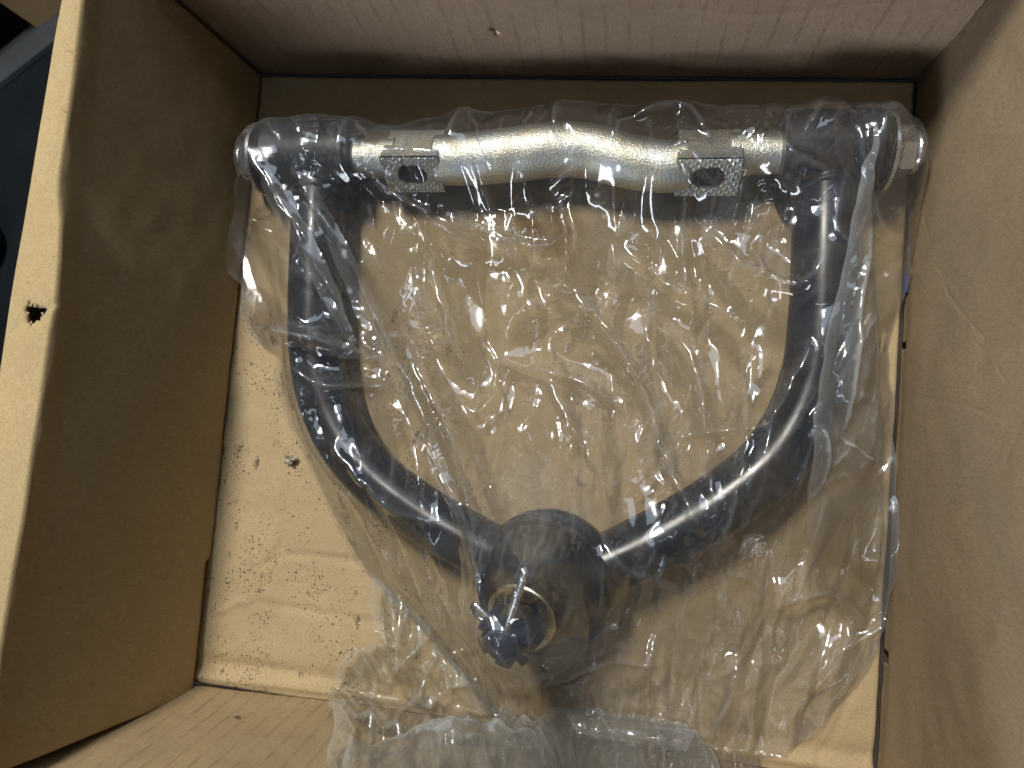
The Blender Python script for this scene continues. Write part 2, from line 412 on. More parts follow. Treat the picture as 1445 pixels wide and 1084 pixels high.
rows = []; nin = 60
yfr = lambda s: 0.008*s
for k in range(nin):                                    # inner face, bottom to top
    s = k/(nin-1); z = zbot(ys)*(1-s)+(HB-0.003)*s
    xt = xs+(xi-0.0006-xs)*ss(np.array(s), 0.90, 1.0); x = (XL+0.0018)*(1-s)+xt*s
    x = x+0.0030*math.sin(math.pi*s)*(vnoise(ys, ys*0+s*0.12, 14, 11)-0.5)+0.0006*(vnoise(ys, ys*0+s*0.14, 70, 13)-0.5)
    yy = ys.copy(); w = ss(-ys, 0.14, 0.1865); yy += w*yfr(s); yy += ss(ys, 0.15, 0.2085)*z*0.037
    rows.append(np.stack([x, yy, z], -1))
top = HB+0.0012*(vnoise(ys, ys*0, 30, 14)-0.5)
w = ss(-ys, 0.14, 0.1865)*0.008+ss(ys, 0.15, 0.2085)*HB*0.037
for t in np.linspace(0, 1, 8)[1:]:                      # soft shoulder into the rim
    a = t*math.pi/2; r = 0.003
    rows.append(np.stack([xi-0.0006-(1-math.cos(a))*0.0016, ys+w, top-r+math.sin(a)*r], -1))
for t in np.linspace(0, 1, 16)[1:]:
    x = (xi-0.0022)*(1-t)+xo*t
    rows.append(np.stack([x, ys+w, top+0.0008*math.sin(math.pi*t)+0.0005*(vnoise(ys, ys*0+t*0.02, 150, 15)-0.5)], -1))
for t in np.linspace(0, 1, 6)[1:]:
    a = t*math.pi/2; rows.append(np.stack([xo-math.sin(a)*0.0035, ys+w, top-(1-math.cos(a))*0.0035], -1))
for t in np.linspace(0, 1, 10)[1:]:
    rows.append(np.stack([xo-0.0035-0.001*t, ys+w, (top-0.0035)*(1-t)-0.003*t], -1))
P = np.array(rows).transpose(1, 0, 2)
hc = at(48, 442, HB)
d2 = np.hypot(P[..., 0]-hc[0], P[..., 1]-hc[1]); up = P[..., 2] > HB-0.01
P[..., 2] -= np.where(up, 0.0016*np.exp(-(d2/0.0048)**2), 0)
for pl in ([(20, 468), (30, 455), (48, 442)], [(48, 442), (66, 436), (80, 428)]):
    q = [at(a, b, HB) for a, b in pl]; dl, _ = polydist(P[..., 0], P[..., 1], q)
    P[..., 2] -= np.where(up, 0.0012*np.exp(-(dl/0.0011)**2), 0)
cc = (P[:-1, :-1]+P[1:, 1:])/2; an = np.arctan2(cc[..., 1]-hc[1], cc[..., 0]-hc[0])
rr = 0.0046*(1+0.22*np.sin(3*an+1)+0.15*np.sin(7*an))
kp = ~((np.hypot(cc[..., 0]-hc[0], cc[..., 1]-hc[1]) < rr) & (cc[..., 2] > HB-0.01))
left_o = solidify(grid_mesh('left_wall', P, mc_left, carton, keep=kp, flip=False), 0.0032, -1.0)
# ragged paper fibres round the hole
V = []; Fc = []
for k in range(9):
    a = 2*math.pi*k/9+random.uniform(-.2, .2); r = 0.0047*random.uniform(0.85, 1.15); l = random.uniform(0.0004, 0.0013)
    b = a+random.uniform(0.25, 0.5); n0 = len(V)
    for ang_, rad, z in ((a, r+.0004, 0.0002), (b, r+.0004, 0.0002), ((a+b)/2, r-l, random.uniform(-0.0006, 0.001))):
        V.append((hc[0]+math.cos(ang_)*rad, hc[1]+math.sin(ang_)*rad, HB-0.0004+z))
    Fc.append((n0, n0+1, n0+2))
mesh('torn_edge', V, Fc, plain('torn_paper', (0.36, 0.29, 0.21), 0.9), carton, smooth=False)

# torn paper flake sticking up from the floor panel, a black chip, and small pale flecks
def scrap(name, px, py, z, size, mat, parent, seed, lift=0.003, n=7):
    r = np.random.default_rng(seed); p = at(px, py, z); g = np.linspace(-1, 1, n); U, Vv = np.meshgrid(g, g, indexing='ij')
    rad = np.hypot(U, Vv); ang = np.arctan2(Vv, U); sc = 1+0.35*np.sin(3*ang+r.random()*6)+0.2*np.sin(5*ang+r.random()*6)
    Zz = lift*(r.random((n, n)))*(rad > 0.3)+0.0006
    return solidify(grid_mesh(name, np.stack([p[0]+U*size*sc, p[1]+Vv*size*sc*0.8, z+Zz], -1), mat, parent, smooth=False), 0.0003)
m_torn = plain('torn_grey_paper', (0.42, 0.38, 0.31), 0.9)
scrap('torn_flake', 412, 648, 0.001, 0.0034, m_torn, carton, 3, 0.0045)
m_blk = plain('chip_black', (0.02, 0.02, 0.022), 0.4)

# ================================================================== control arm
arm = empty('control_arm', tuple(at(780, 500, 0.0)), 'black tubular suspension control arm with silver cross shaft and ball joint', 'control arm')
m_black = black_mat('black_gloss_paint')
m_sleeve = black_mat('black_satin_sleeve', (0.013, 0.0145, 0.018), 0.38, 0.0, 0.12)
m_zinc = metal_mat('zinc_plated_yellow', (0.60, 0.57, 0.44), (0.54, 0.58, 0.60), 0.42, 0.9, 1100)
m_zinc2 = metal_mat('zinc_bright', (0.80, 0.81, 0.82), (0.70, 0.72, 0.74), 0.28, 0.15, 700)
m_brass = metal_mat('pale_brass', (0.66, 0.60, 0.40), (0.74, 0.70, 0.52), 0.30, 0.1)
m_rub = black_mat('black_rubber', (0.010, 0.0098, 0.0092), 0.45, 0.0, 0.2, 0.12, 0.2)
m_nut = black_mat('blue_black_oxide', (0.012, 0.016, 0.028), 0.3, 0.0, 0.1)
AZ = 0.0232
E0 = at(352, 226, AZ); E1 = at(1290, 214, AZ)
ax = (E1-E0)/np.linalg.norm(E1-E0)
def shaft_at(px):
    """point of the shaft axis seen at that column"""
    best = None
    for t in np.linspace(0, 1, 600):
        p = E0+(E1-E0)*t
        q = p-np.array([0, 0, CAMH]); c = np.array([q@right, q@down, q@fwd]); x = PCX+F*c[0]/c[2]
        if best is None or abs(x-px) < best[0]: best = (abs(x-px), p)
    return best[1]
RS = 0.0222
def sleeve(pa, pb):
    a = shaft_at(pa); b = shaft_at(pb); L = np.linalg.norm(b-a)
    lathe('bushing_sleeve', a, ax, [(0, 0.0150), (0, RS-0.0015), (0.0012, RS), (L-0.0012, RS), (L, RS-0.0015), (L, 0.0150)], m_sleeve, arm)
sleeve(388, 503); sleeve(1098, 1232)
def hex_r(t, k=6):
    s = math.pi/k; u = (t % (2*s))-s; return math.cos(s)/math.cos(u)
for pw, pn, sgn in ((382, 372, -1), (1236, 1262, 1)):
    c = shaft_at(pw); d = ax*sgn
    bu = lathe('bushing', c-d*0.003, d, [(0, 0.0145), (0.0035, 0.0185), (0.0050, 0.0180), (0.0055, 0.012)], m_rub, arm)
    c2 = c+d*0.0030
    lathe('washer', c2, d, [(0, 0.008), (0, 0.0205), (0.0004, 0.0212), (0.0022, 0.0212), (0.0026, 0.0205), (0.0026, 0.008)], m_zinc2, arm)
    c3 = c2+d*0.0026
    g = 0.0035 if sgn > 0 else 0.0006
    lathe('stud_end', c3-d*0.002, d, [(0, 0.0075), (0.0145+g, 0.0070), (0.0152+g, 0.0064)], m_zinc2, arm)
    lathe('lock_nut', c3+d*g, d, [(0, 0.0115), (0, 0.0130), (0.0008, 0.0138), (0.0075, 0.0138), (0.0082, 0.0130), (0.0084, 0.0120)], m_zinc2, arm, 60, lambda t: hex_r(t))
    lathe('lock_ring', c3+d*(g+0.0084), d, [(0, 0.0095), (0, 0.0114), (0.0012, 0.0118), (0.0026, 0.0110), (0.0032, 0.0080)], m_zinc2, arm)
# cross shaft, bowed in the middle
def off(px, dy, z=0.0):
    p = shaft_at(px).copy(); p[1] += dy; p[2] += z; return p
sh_pts = [off(495, 0), off(545, 0), off(600, -0.0010), off(660, -0.0012), off(720, 0.0010), off(780, 0.0036), off(830, 0.0026), off(890, -0.0040), off(940, -0.0072), off(1000, -0.0050), off(1050, 0), off(1105, 0)]
shaft = tube('cross_shaft', [off(618, -0.0016), off(660, -0.0012), off(720, 0.0010), off(780, 0.0036), off(830, 0.0026), off(890, -0.0040), off(940, -0.0070), off(972, -0.0060)], [0.0142, 0.0150, 0.0155, 0.0156, 0.0154, 0.0150, 0.0144, 0.0140], m_zinc, arm, 48, 110)
tube('shaft_neck', [off(495, 0), off(530, 0), off(564, -0.0004)], [0.0112, 0.0114, 0.0124], m_zinc, arm, 40, 20)
tube('shaft_neck', [off(1028, -0.0012), off(1060, 0), off(1105, 0)], [0.0124, 0.0114, 0.0112], m_zinc, arm, 40, 20)
def pad(px, dy, tilt, seed):
    c = off(px, dy); w, hgt = 0.0350, 0.0255
    u = ax; nrm = np.array([0, -math.sin(tilt), math.cos(tilt)]); v = np.cross(nrm, u)
    # square forging block
    V = []; s = hgt/2
    for a in (-1, 1):
        for b in (-1, 1):
            for e in (-1, 1): V.append(c+u*a*w/2+v*b*s+nrm*(e*s-0.0006))
    Fc = [(0, 1, 3, 2), (4, 6, 7, 5), (0, 4, 5, 1), (2, 3, 7, 6), (0, 2, 6, 4)]
    pb_ = mesh('mounting_pad', V, Fc, m_zinc, arm, smooth=False); bevel(pb_, 0.0016, 3)
    # knurled face with a slotted bolt hole
    U, Vv = np.meshgrid(np.linspace(-w/2+.0004, w/2-.0004, 92), np.linspace(-s+.0004, s-.0004, 66), indexing='ij')
    per = 0.0030; A = (U*0.80+Vv*0.60)/per; B = (-U*0.60+Vv*0.80)/per
    tri = lambda q: np.abs((q % 1)-0.5)*2
    H = 0.0015*np.minimum(tri(A), tri(B))*(0.7+0.6*vnoise(U+seed, Vv, 500, seed))
    ed = np.minimum(w/2-np.abs(U), s-np.abs(Vv)); H *= np.clip(ed/0.0012, 0.15, 1)
    ov = np.hypot(np.maximum(np.abs(U)-0.0018, 0), Vv)-0.0070
    H = np.where(ov < 0, -0.012, H)
    P = c+u*U[..., None]+v*Vv[..., None]+nrm*(s+H)[..., None]
    grid_mesh('knurled_face', P, m_zinc, pb_, smooth=False)
    # disc down the hole, its near-black colour stands in for the shade inside
    th = np.linspace(0, 2*math.pi, 40, endpoint=False)
    pts = [c+u*(0.0092*math.cos(t))+v*(0.0074*math.sin(t))+nrm*(s-0.0075) for t in th]
    mesh('bolt_hole_shade', pts, [tuple(range(40))], plain('hole_shade', (0.008, 0.008, 0.009), 0.6), pb_, smooth=False)
pad(590, -0.0020, math.radians(58), 1); pad(1000, -0.0050, math.radians(58), 2)
# arms
RT = 0.0160
def tz(px, py, z): return at(px, py, z)
left_pts = [tz(452, 228, .0232), tz(450, 290, .022), tz(447, 360, .0225), tz(445, 430, .023), tz(447, 500, .0235), tz(458, 560, .024), tz(486, 622, .025), tz(534, 678, .026), tz(596, 725, .027), tz(660, 762, .028), tz(730, 800, .029)]
right_pts = [tz(1166, 218, .0232), tz(1165, 290, .022), tz(1163, 360, .0225), tz(1160, 440, .023), tz(1151, 520, .0235), tz(1128, 590, .024), tz(1086, 654, .025), tz(1020, 708, .026), tz(950, 750, .027), tz(880, 786, .028), tz(810, 815, .029)]
tube('arm_tube', left_pts, RT, m_black, arm, 40, 120)
tube('arm_tube', right_pts, RT*1.06, m_black, arm, 40, 120)
# weld beads where tubes meet sleeves
for q in (left_pts, right_pts):
    c = np.array(q[0]); d = np.array(q[1])-c; d /= np.linalg.norm(d)
    ring = []
    for t in np.linspace(0, 2*math.pi, 25):
        a, b, cc_ = frame(d); rr = RT*1.03; hh = math.sqrt(max(RS**2-(rr*math.cos(t))**2*0.72, 1e-6))
        ring.append(c+d*hh*0.98+(b*math.cos(t)+cc_*math.sin(t))*rr)
    tube('weld_bead', ring, 0.0017, m_sleeve, arm, 10, 90, caps=False)
# ball joint: everything turned about one leaning axis
J1 = at(768, 826, 0.042); J2 = at(705, 914, 0.094)
ja = (J2-J1)/np.linalg.norm(J2-J1)
Jb = at(782, 806, 0.0)
hous = lathe('ball_joint_housing', Jb, (J1-Jb), [(0.0, 0.020), (0.002, 0.028), (0.012, 0.031), (0.020, 0.0335), (0.024, 0.0378), (0.0262, 0.0388), (0.0345, 0.0388), (0.0365, 0.0375), (0.0370, 0.034)], m_black, arm, 72)
lathe('retaining_ring', J1-ja*0.0055, ja, [(0, 0.0345), (0.0004, 0.0356), (0.0020, 0.0360), (0.0034, 0.0350), (0.0038, 0.0335)], m_rub, arm, 72)
lathe('rubber_boot', J1-ja*0.004, ja, [(0, 0.0335), (0.003, 0.0338), (0.008, 0.0325), (0.013, 0.0295), (0.018, 0.0245), (0.022, 0.0190), (0.0255, 0.0158), (0.029, 0.0150), (0.031, 0.0142)], m_rub, arm, 72)
LJ = np.linalg.norm(J2-J1)
lathe('seal_ring', J2-ja*0.0265, ja, [(0, 0.0150), (0.0, 0.0172), (0.0006, 0.0178), (0.0016, 0.0178), (0.0022, 0.0172), (0.0022, 0.0150), (0.0, 0.0150)], m_brass, arm, 72)
nb = J2-ja*0.0185
lathe('castle_nut', nb, ja, [(-0.004, 0.0100), (0, 0.0148), (0.0008, 0.0155), (0.0075, 0.0155), (0.008, 0.0140), (0.008, 0.0085)], m_nut, arm, 60, lambda t: hex_r(t))
a_, b_, c_ = frame(ja)
for k in range(6):
    t0 = math.pi/3*k+0.25; V = []; Fc = []
    seg = 6; R0, R1 = 0.0090, 0.0140
    for i in range(seg+1):
        t = t0+i/seg*0.62
        dv = b_*math.cos(t)+c_*math.sin(t)
        for (r, h) in ((R0, 0.0078), (R1, 0.0078), (R1, 0.0142), (R0, 0.0148)): V.append(nb+dv*r+ja*h)
    for i in range(seg):
        for j in range(4): Fc.append((i*4+j, i*4+(j+1) % 4, (i+1)*4+(j+1) % 4, (i+1)*4+j))
    Fc += [(0, 3, 2, 1), (seg*4, seg*4+1, seg*4+2, seg*4+3)]
    bevel(mesh('castle_tooth', V, Fc, m_nut, arm, smooth=False), 0.0006, 2)
lathe('threaded_stud', nb, ja, [(0, 0.0086), (0.0165, 0.0086), (0.0182, 0.0076), (0.0184, 0.0)], m_nut, arm, 48)
# split pin through the nut
p0 = at(666, 866, 0.086); p1 = at(717, 882, 0.094); p2 = at(742, 806, 0.104)
pin = tube('cotter_pin', [at(712, 897, .0935), p1, at(727, 850, .0985), p2], [0.0017, 0.0019, 0.0019, 0.0018], m_zinc2, arm, 14, 40)
tube('pin_head', [at(692, 880, .088), at(676, 872, .087), at(667, 862, .088), at(670, 853, .0885), at(680, 862, .089), at(692, 874, .089)], 0.0012, m_zinc2, pin, 10, 40)

# ================================================================== clear plastic bag
# The film is draped by a small cloth relaxation over the shape of the arm: taut membrane first, then
# surplus film is let buckle, with the main folds of the photograph as seeds.
SG = 0.00096
GX, GY = np.meshgrid(np.arange(-0.256, 0.160, SG), np.arange(-0.300, 0.200, SG), indexing='ij')
NX, NY = GX.shape
HA = np.full(GX.shape, 0.0012)
def add_path(pts, rad):
    C = np.array(spline(pts, 40)); P2 = C[:, :2]
    dd, par = polydist(GX, GY, C); zc = np.interp(par, np.linspace(0, 1, 40), C[:, 2])
    r = rad if np.ndim(rad) == 0 else np.interp(par, np.linspace(0, 1, len(rad)), rad)
    h = zc+np.sqrt(np.maximum(r*r-dd*dd, 0)); np.maximum(HA, np.where(dd < r, h, 0), out=HA)
add_path(left_pts, RT+.0006); add_path(right_pts, RT*1.06+.0006); add_path(sh_pts, 0.0166)
for a, b, r in ((384, 503, RS), (1098, 1236, RS), (374, 386, .0212), (1236, 1248, .0212), (352, 376, .0152), (1255, 1282, .0152)):
    pa, pb = shaft_at(a), shaft_at(b)
    tt = (GX-pa[0])*ax[0]+(GY-pa[1])*ax[1]; dd = np.abs(-(GX-pa[0])*ax[1]+(GY-pa[1])*ax[0]); L = np.linalg.norm(pb-pa)
    m = (tt > -0.001) & (tt < L+0.001) & (dd < r); np.maximum(HA, np.where(m, AZ+np.sqrt(np.maximum(r*r-dd*dd, 0))+.0006, 0), out=HA)
for px in (590, 1000):
    p = off(px, -0.0035); m = (np.abs(GX-p[0]) < 0.0180); dd = np.abs(GY-p[1]); np.maximum(HA, np.where(m & (dd < 0.0165), AZ+0.0172-dd+.0012, 0), out=HA)
for q, r in [(J1-ja*0.004, 0.0392)]+[(J1-ja*0.004+ja*h, rr) for h, rr in ((.006, .034), (.012, .031), (.018, .0255), (.023, .019), (.028, .0185), (.034, .0185), (.040, .0170), (.047, .0160), (.052, .0150), (.0555, .0145), (.060, .0090))]:
    dd = np.hypot(GX-q[0], GY-q[1]); np.maximum(HA, np.where(dd < r, q[2]+0.0008-((GX-q[0])*ja[0]+(GY-q[1])*ja[1])/ja[2], 0), out=HA)
hd = (J1-Jb)/np.linalg.norm(J1-Jb)
for h_ in np.linspace(0.018, 0.037, 9):
    q = Jb+hd*h_; dd = np.hypot(GX-q[0], GY-q[1]); np.maximum(HA, np.where(dd < 0.0400, q[2]+0.0014-((GX-q[0])*hd[0]+(GY-q[1])*hd[1])/hd[2], 0), out=HA)
for q in (at(742, 806, 0.104), at(735, 825, 0.102), at(727, 850, .0985)):
    dd = np.hypot(GX-q[0], GY-q[1]); np.maximum(HA, np.where(dd < 0.004, q[2]+0.002-dd*0.4, 0), out=HA)

def inside(poly):
    c = np.zeros(GX.shape, bool); n = len(poly); j = n-1
    for i in range(n):
        xi_, yi_ = poly[i][:2]; xj, yj = poly[j][:2]
        if yi_ != yj: c ^= ((yi_ > GY) != (yj > GY)) & (GX < (xj-xi_)*(GY-yi_)/(yj-yi_)+xi_)
        j = i
    return c
# the loose end of the bag lies on the floor panel and climbs the front wall: sheets are laid out flat and then
# bent up along this curve (t = length past the bend, h = height above the surface)
YBEND, RBEND, ABEND = -0.1690, 0.007, math.radians(86)
def bend_curve(t, h):
    t = np.asarray(t, float); ph = np.clip(t/RBEND, 0, ABEND); ex = np.maximum(t-RBEND*ABEND, 0)
    y = YBEND-RBEND*np.sin(ph)-ex*math.cos(ABEND)+h*np.sin(ph); z = RBEND*(1-np.cos(ph))+ex*math.sin(ABEND)+h*np.cos(ph)
    return y, z
def dev(px, py, z=0.0):
    p = at(px, py, z)
    if p[1] >= YBEND: return p
    best = None
    for t in np.linspace(0, 0.13, 400):
        y, zz = bend_curve(t, min(z, 0.006)); q = at(px, py, float(zz)); e = abs(q[1]-float(y))
        if best is None or e < best[0]: best = (e, t, q[0])
    return np.array([best[2], YBEND-best[1], min(z, 0.006)])
def bend(pos):
    P = pos.copy(); t = YBEND-P[..., 1]; k = t > 0; y, z = bend_curve(np.maximum(t, 0), P[..., 2])
    P[..., 1] = np.where(k, y, P[..., 1]); P[..., 2] = np.where(k, z, P[..., 2]); return P
def membrane(Z, H, m, fix, sag, it):
    """film pulled taut over the obstacle H, held where fix is set"""
    for _ in range(it):
        n = np.zeros_like(Z); k = np.zeros_like(Z)
        for sh, axx in ((1, 0), (-1, 0), (1, 1), (-1, 1)):
            mm = np.roll(m, sh, axx); n += np.roll(Z, sh, axx)*mm; k += mm
        Z = np.where(fix | ~m, Z, np.maximum(n/np.maximum(k, 1)-sag, H))
    return Z
def up2(A, shape):
    u = np.linspace(0, A.shape[0]-1.001, shape[0])[:, None]; v = np.linspace(0, A.shape[1]-1.001, shape[1])[None]
    i = u.astype(int); j = v.astype(int); fu = u-i; fv = v-j
    return A[i, j]*(1-fu)*(1-fv)+A[i+1, j]*fu*(1-fv)+A[i, j+1]*(1-fu)*fv+A[i+1, j+1]*fu*fv
def worley_edge(U, V, cell, seed):
    """roof-shaped facets: distance to the nearest border between random cells, in units of a cell"""
    r = np.random.default_rng(seed); T1 = r.random((64, 64, 2))
    u = U/cell+40; v = V/cell+40; i = np.floor(u).astype(int); j = np.floor(v).astype(int)
    f1 = np.full(U.shape, 9.0); f2 = f1.copy()
    for a in (-1, 0, 1):
        for b in (-1, 0, 1):
            q = T1[(i+a) % 64, (j+b) % 64]; d_ = np.hypot(i+a+q[..., 0]-u, j+b+q[..., 1]-v)
            f2 = np.where(d_ < f1, f1, np.minimum(f2, d_)); f1 = np.minimum(f1, d_)
    return f2-f1
def ridge(add, q, A, w, wob, lean=None):
    """one pinched fold along the polyline q"""
    q = np.asarray(q); pad_ = 6*w
    i0, i1 = np.clip(((np.array([q[:, 0].min()-pad_, q[:, 0].max()+pad_])-GX[0, 0])/SG).astype(int), 0, NX)
    j0, j1 = np.clip(((np.array([q[:, 1].min()-pad_, q[:, 1].max()+pad_])-GY[0, 0])/SG).astype(int), 0, NY)
    if i1-i0 < 2 or j1-j0 < 2: return
    sl = (slice(i0, i1), slice(j0, j1))
    dd, par = polydist(GX[sl]+wob[sl], GY[sl]+wob[sl]*0.6, q)
    tap = np.sin(np.pi*np.clip(par*0.96+0.02, 0, 1))**0.7
    add[sl] += A*tap*(1/np.cosh(1.25*dd/w)-0.25*np.exp(-((dd-2.6*w)/(1.3*w))**2))
def film_sheet(outline, H, folds, sag, seed, nrand=100, facet=1.0, gap=0.0010, rnd_h=0.0018, iters=220, patches=(), flat=False):
    """outline: (px, py, height) round the sheet. Returns node positions and the mask of nodes used."""
    B = np.array([dev(*o) for o in outline])
    n = len(B); ctl = np.vstack([B[-1:], B, B[:2]]); dense = []
    for i in range(1, n+1):
        p0, p1, p2, p3 = ctl[i-1:i+3] if i+3 <= len(ctl) else (ctl[i-1], ctl[i], ctl[i+1], B[2])
        for t in np.linspace(0, 1, 9)[:-1]:
            c = 0.5*((2*p1)+(-p0+p2)*t+(2*p0-5*p1+4*p2-p3)*t*t+(-p0+3*p1-3*p2+p3)*t**3); l_ = p1*(1-t)+p2*t
            dense.append(0.6*c+0.4*l_)
    B = np.array(dense)
    jx = vnoise(B[:, 0], B[:, 1], 110, seed+70)-0.5; jy = vnoise(B[:, 0], B[:, 1], 110, seed+71)-0.5
    B[:, 0] += 0.0022*jx; B[:, 1] += 0.0022*jy
    m = inside(B); er = m.copy()
    for sh, axx in ((1, 0), (-1, 0), (1, 1), (-1, 1)): er &= np.roll(m, sh, axx)
    bd = m & ~er; closed = np.vstack([B, B[:1]])
    X = GX.copy(); Y = GY.copy(); P = closed[:, :2]; bx, by = GX[bd], GY[bd]
    best = np.full(bx.shape, 1e9); qx, qy, qz = bx.copy(), by.copy(), np.zeros(bx.shape)
    for i in range(len(closed)-1):
        d_ = P[i+1]-P[i]; l2 = d_@d_
        if l2 < 1e-12: continue
        t = np.clip(((bx-P[i, 0])*d_[0]+(by-P[i, 1])*d_[1])/l2, 0, 1); x = P[i, 0]+t*d_[0]; y = P[i, 1]+t*d_[1]; dd = np.hypot(bx-x, by-y)
        u = dd < best; best = np.where(u, dd, best); qx = np.where(u, x, qx); qy = np.where(u, y, qy)
        qz = np.where(u, closed[i, 2]+t*(closed[i+1, 2]-closed[i, 2]), qz)
    X[bd] = qx; Y[bd] = qy
    Hg = H+gap
    # coarse to fine
    k = 6; Hc = np.zeros((NX//k+1, NY//k+1))-1; mc = np.zeros(Hc.shape, bool); fc = np.zeros(Hc.shape, bool); zc = np.zeros(Hc.shape)
    Zb = np.zeros(GX.shape); Zb[bd] = np.maximum(qz, Hg[bd])
    for a in range(k):
        for b in range(k):
            h_ = np.where(m, Hg, -1)[a::k, b::k]; sl = (slice(0, h_.shape[0]), slice(0, h_.shape[1]))
            Hc[sl] = np.maximum(Hc[sl], h_); mc[sl] |= m[a::k, b::k]; fc[sl] |= bd[a::k, b::k]; zc[sl] = np.maximum(zc[sl], Zb[a::k, b::k])
    zc = np.where(fc, np.maximum(zc, Hc), np.maximum(Hc, 0.02)*mc)
    zc = membrane(zc, Hc, mc, fc, sag*k*k, iters)
    Z = np.maximum(up2(zc, (zc.shape[0]*k, zc.shape[1]*k))[:NX, :NY], Hg); Z[bd] = Zb[bd]; Z = np.where(m, Z, 0)
    Z = membrane(Z, Hg, m, bd, sag, 30)
    if flat: Z = np.where(m, Hg, 0)
    # folds
    add = np.zeros(GX.shape)
    wob = 0.0030*(vnoise(GX, GY, 60, seed+40)-0.5)+0.0016*(vnoise(GX, GY, 170, seed+41)-0.5)
    for pts, A, w in folds:
        ridge(add, spline([dev(p[0], p[1], p[2] if len(p) > 2 else 0.03) for p in pts], 16), A*1.35, w*1.45, wob); ridge(add, spline([dev(p[0], p[1], p[2] if len(p) > 2 else 0.03) for p in pts], 16), A*0.55, w*0.42, wob)
    r = np.random.default_rng(seed); fo = at(840, 1900, 0.02)
    lo = B[:, :2].min(0); hi = B[:, :2].max(0); cnt = 0
    while cnt < nrand:
        p = lo+(hi-lo)*r.random(2); i, j = int((p[0]-GX[0, 0])/SG), int((p[1]-GY[0, 0])/SG)
        cnt += 1
        if not (0 <= i < NX and 0 <= j < NY and m[i, j]): continue
        base = math.atan2(p[1]-fo[1], p[0]-fo[0])+r.normal(0, 0.35) if r.random() < 0.72 else r.random()*math.pi
        L = 0.008+0.060*r.random()**2; cv = r.normal(0, 9); q = []
        for t in np.linspace(-0.5, 0.5, 7):
            a_ = base+cv*t*L; q.append((p[0]+math.cos(a_)*t*L, p[1]+math.sin(a_)*t*L))
        hgt = 1.5*rnd_h*(0.25+r.random()**2)*min(1, L/0.018); ridge(add, q, hgt*(1 if r.random() < 0.8 else -0.6), 0.0012+0.0032*r.random()**1.5, wob)
    wu = GX+0.006*(vnoise(GX, GY, 45, seed+8)-0.5); wv = GY+0.006*(vnoise(GX, GY, 45, seed+9)-0.5)
    th = np.arctan2(wu-fo[0], wv-fo[1])*0.56; rr_ = np.hypot(wu-fo[0], wv-fo[1])
    amp = np.clip(2.2*vnoise(GX, GY, 20, seed+4)-0.9, 0.0, 1.0)
    for (qx_, qy_, qr, qa) in patches:
        p = at(qx_, qy_, 0.03); amp = amp+qa*np.exp(-((GX-p[0])**2+(GY-p[1])**2)/qr**2)
    add += facet*(0.0070*worley_edge(th, rr_*0.34, 0.028, seed+20)+amp*0.0013*worley_edge(th, rr_*0.7, 0.0120, seed+21)+amp*0.0004*worley_edge(wu, wv, 0.0048, seed+22))
    edg = np.ones(GX.shape); 
    Z = np.where(m, np.maximum(Z+add, Hg-0.0002), Z)
    # let the folds lean over a little
    gx_ = np.gradient(add, axis=0)/SG; X = np.where(er, X+np.clip(add, -.002, .006)*0.45*np.tanh(vnoise(GX, GY, 12, seed+30)*6-3), X)
    return np.stack([X, Y, Z], -1), m
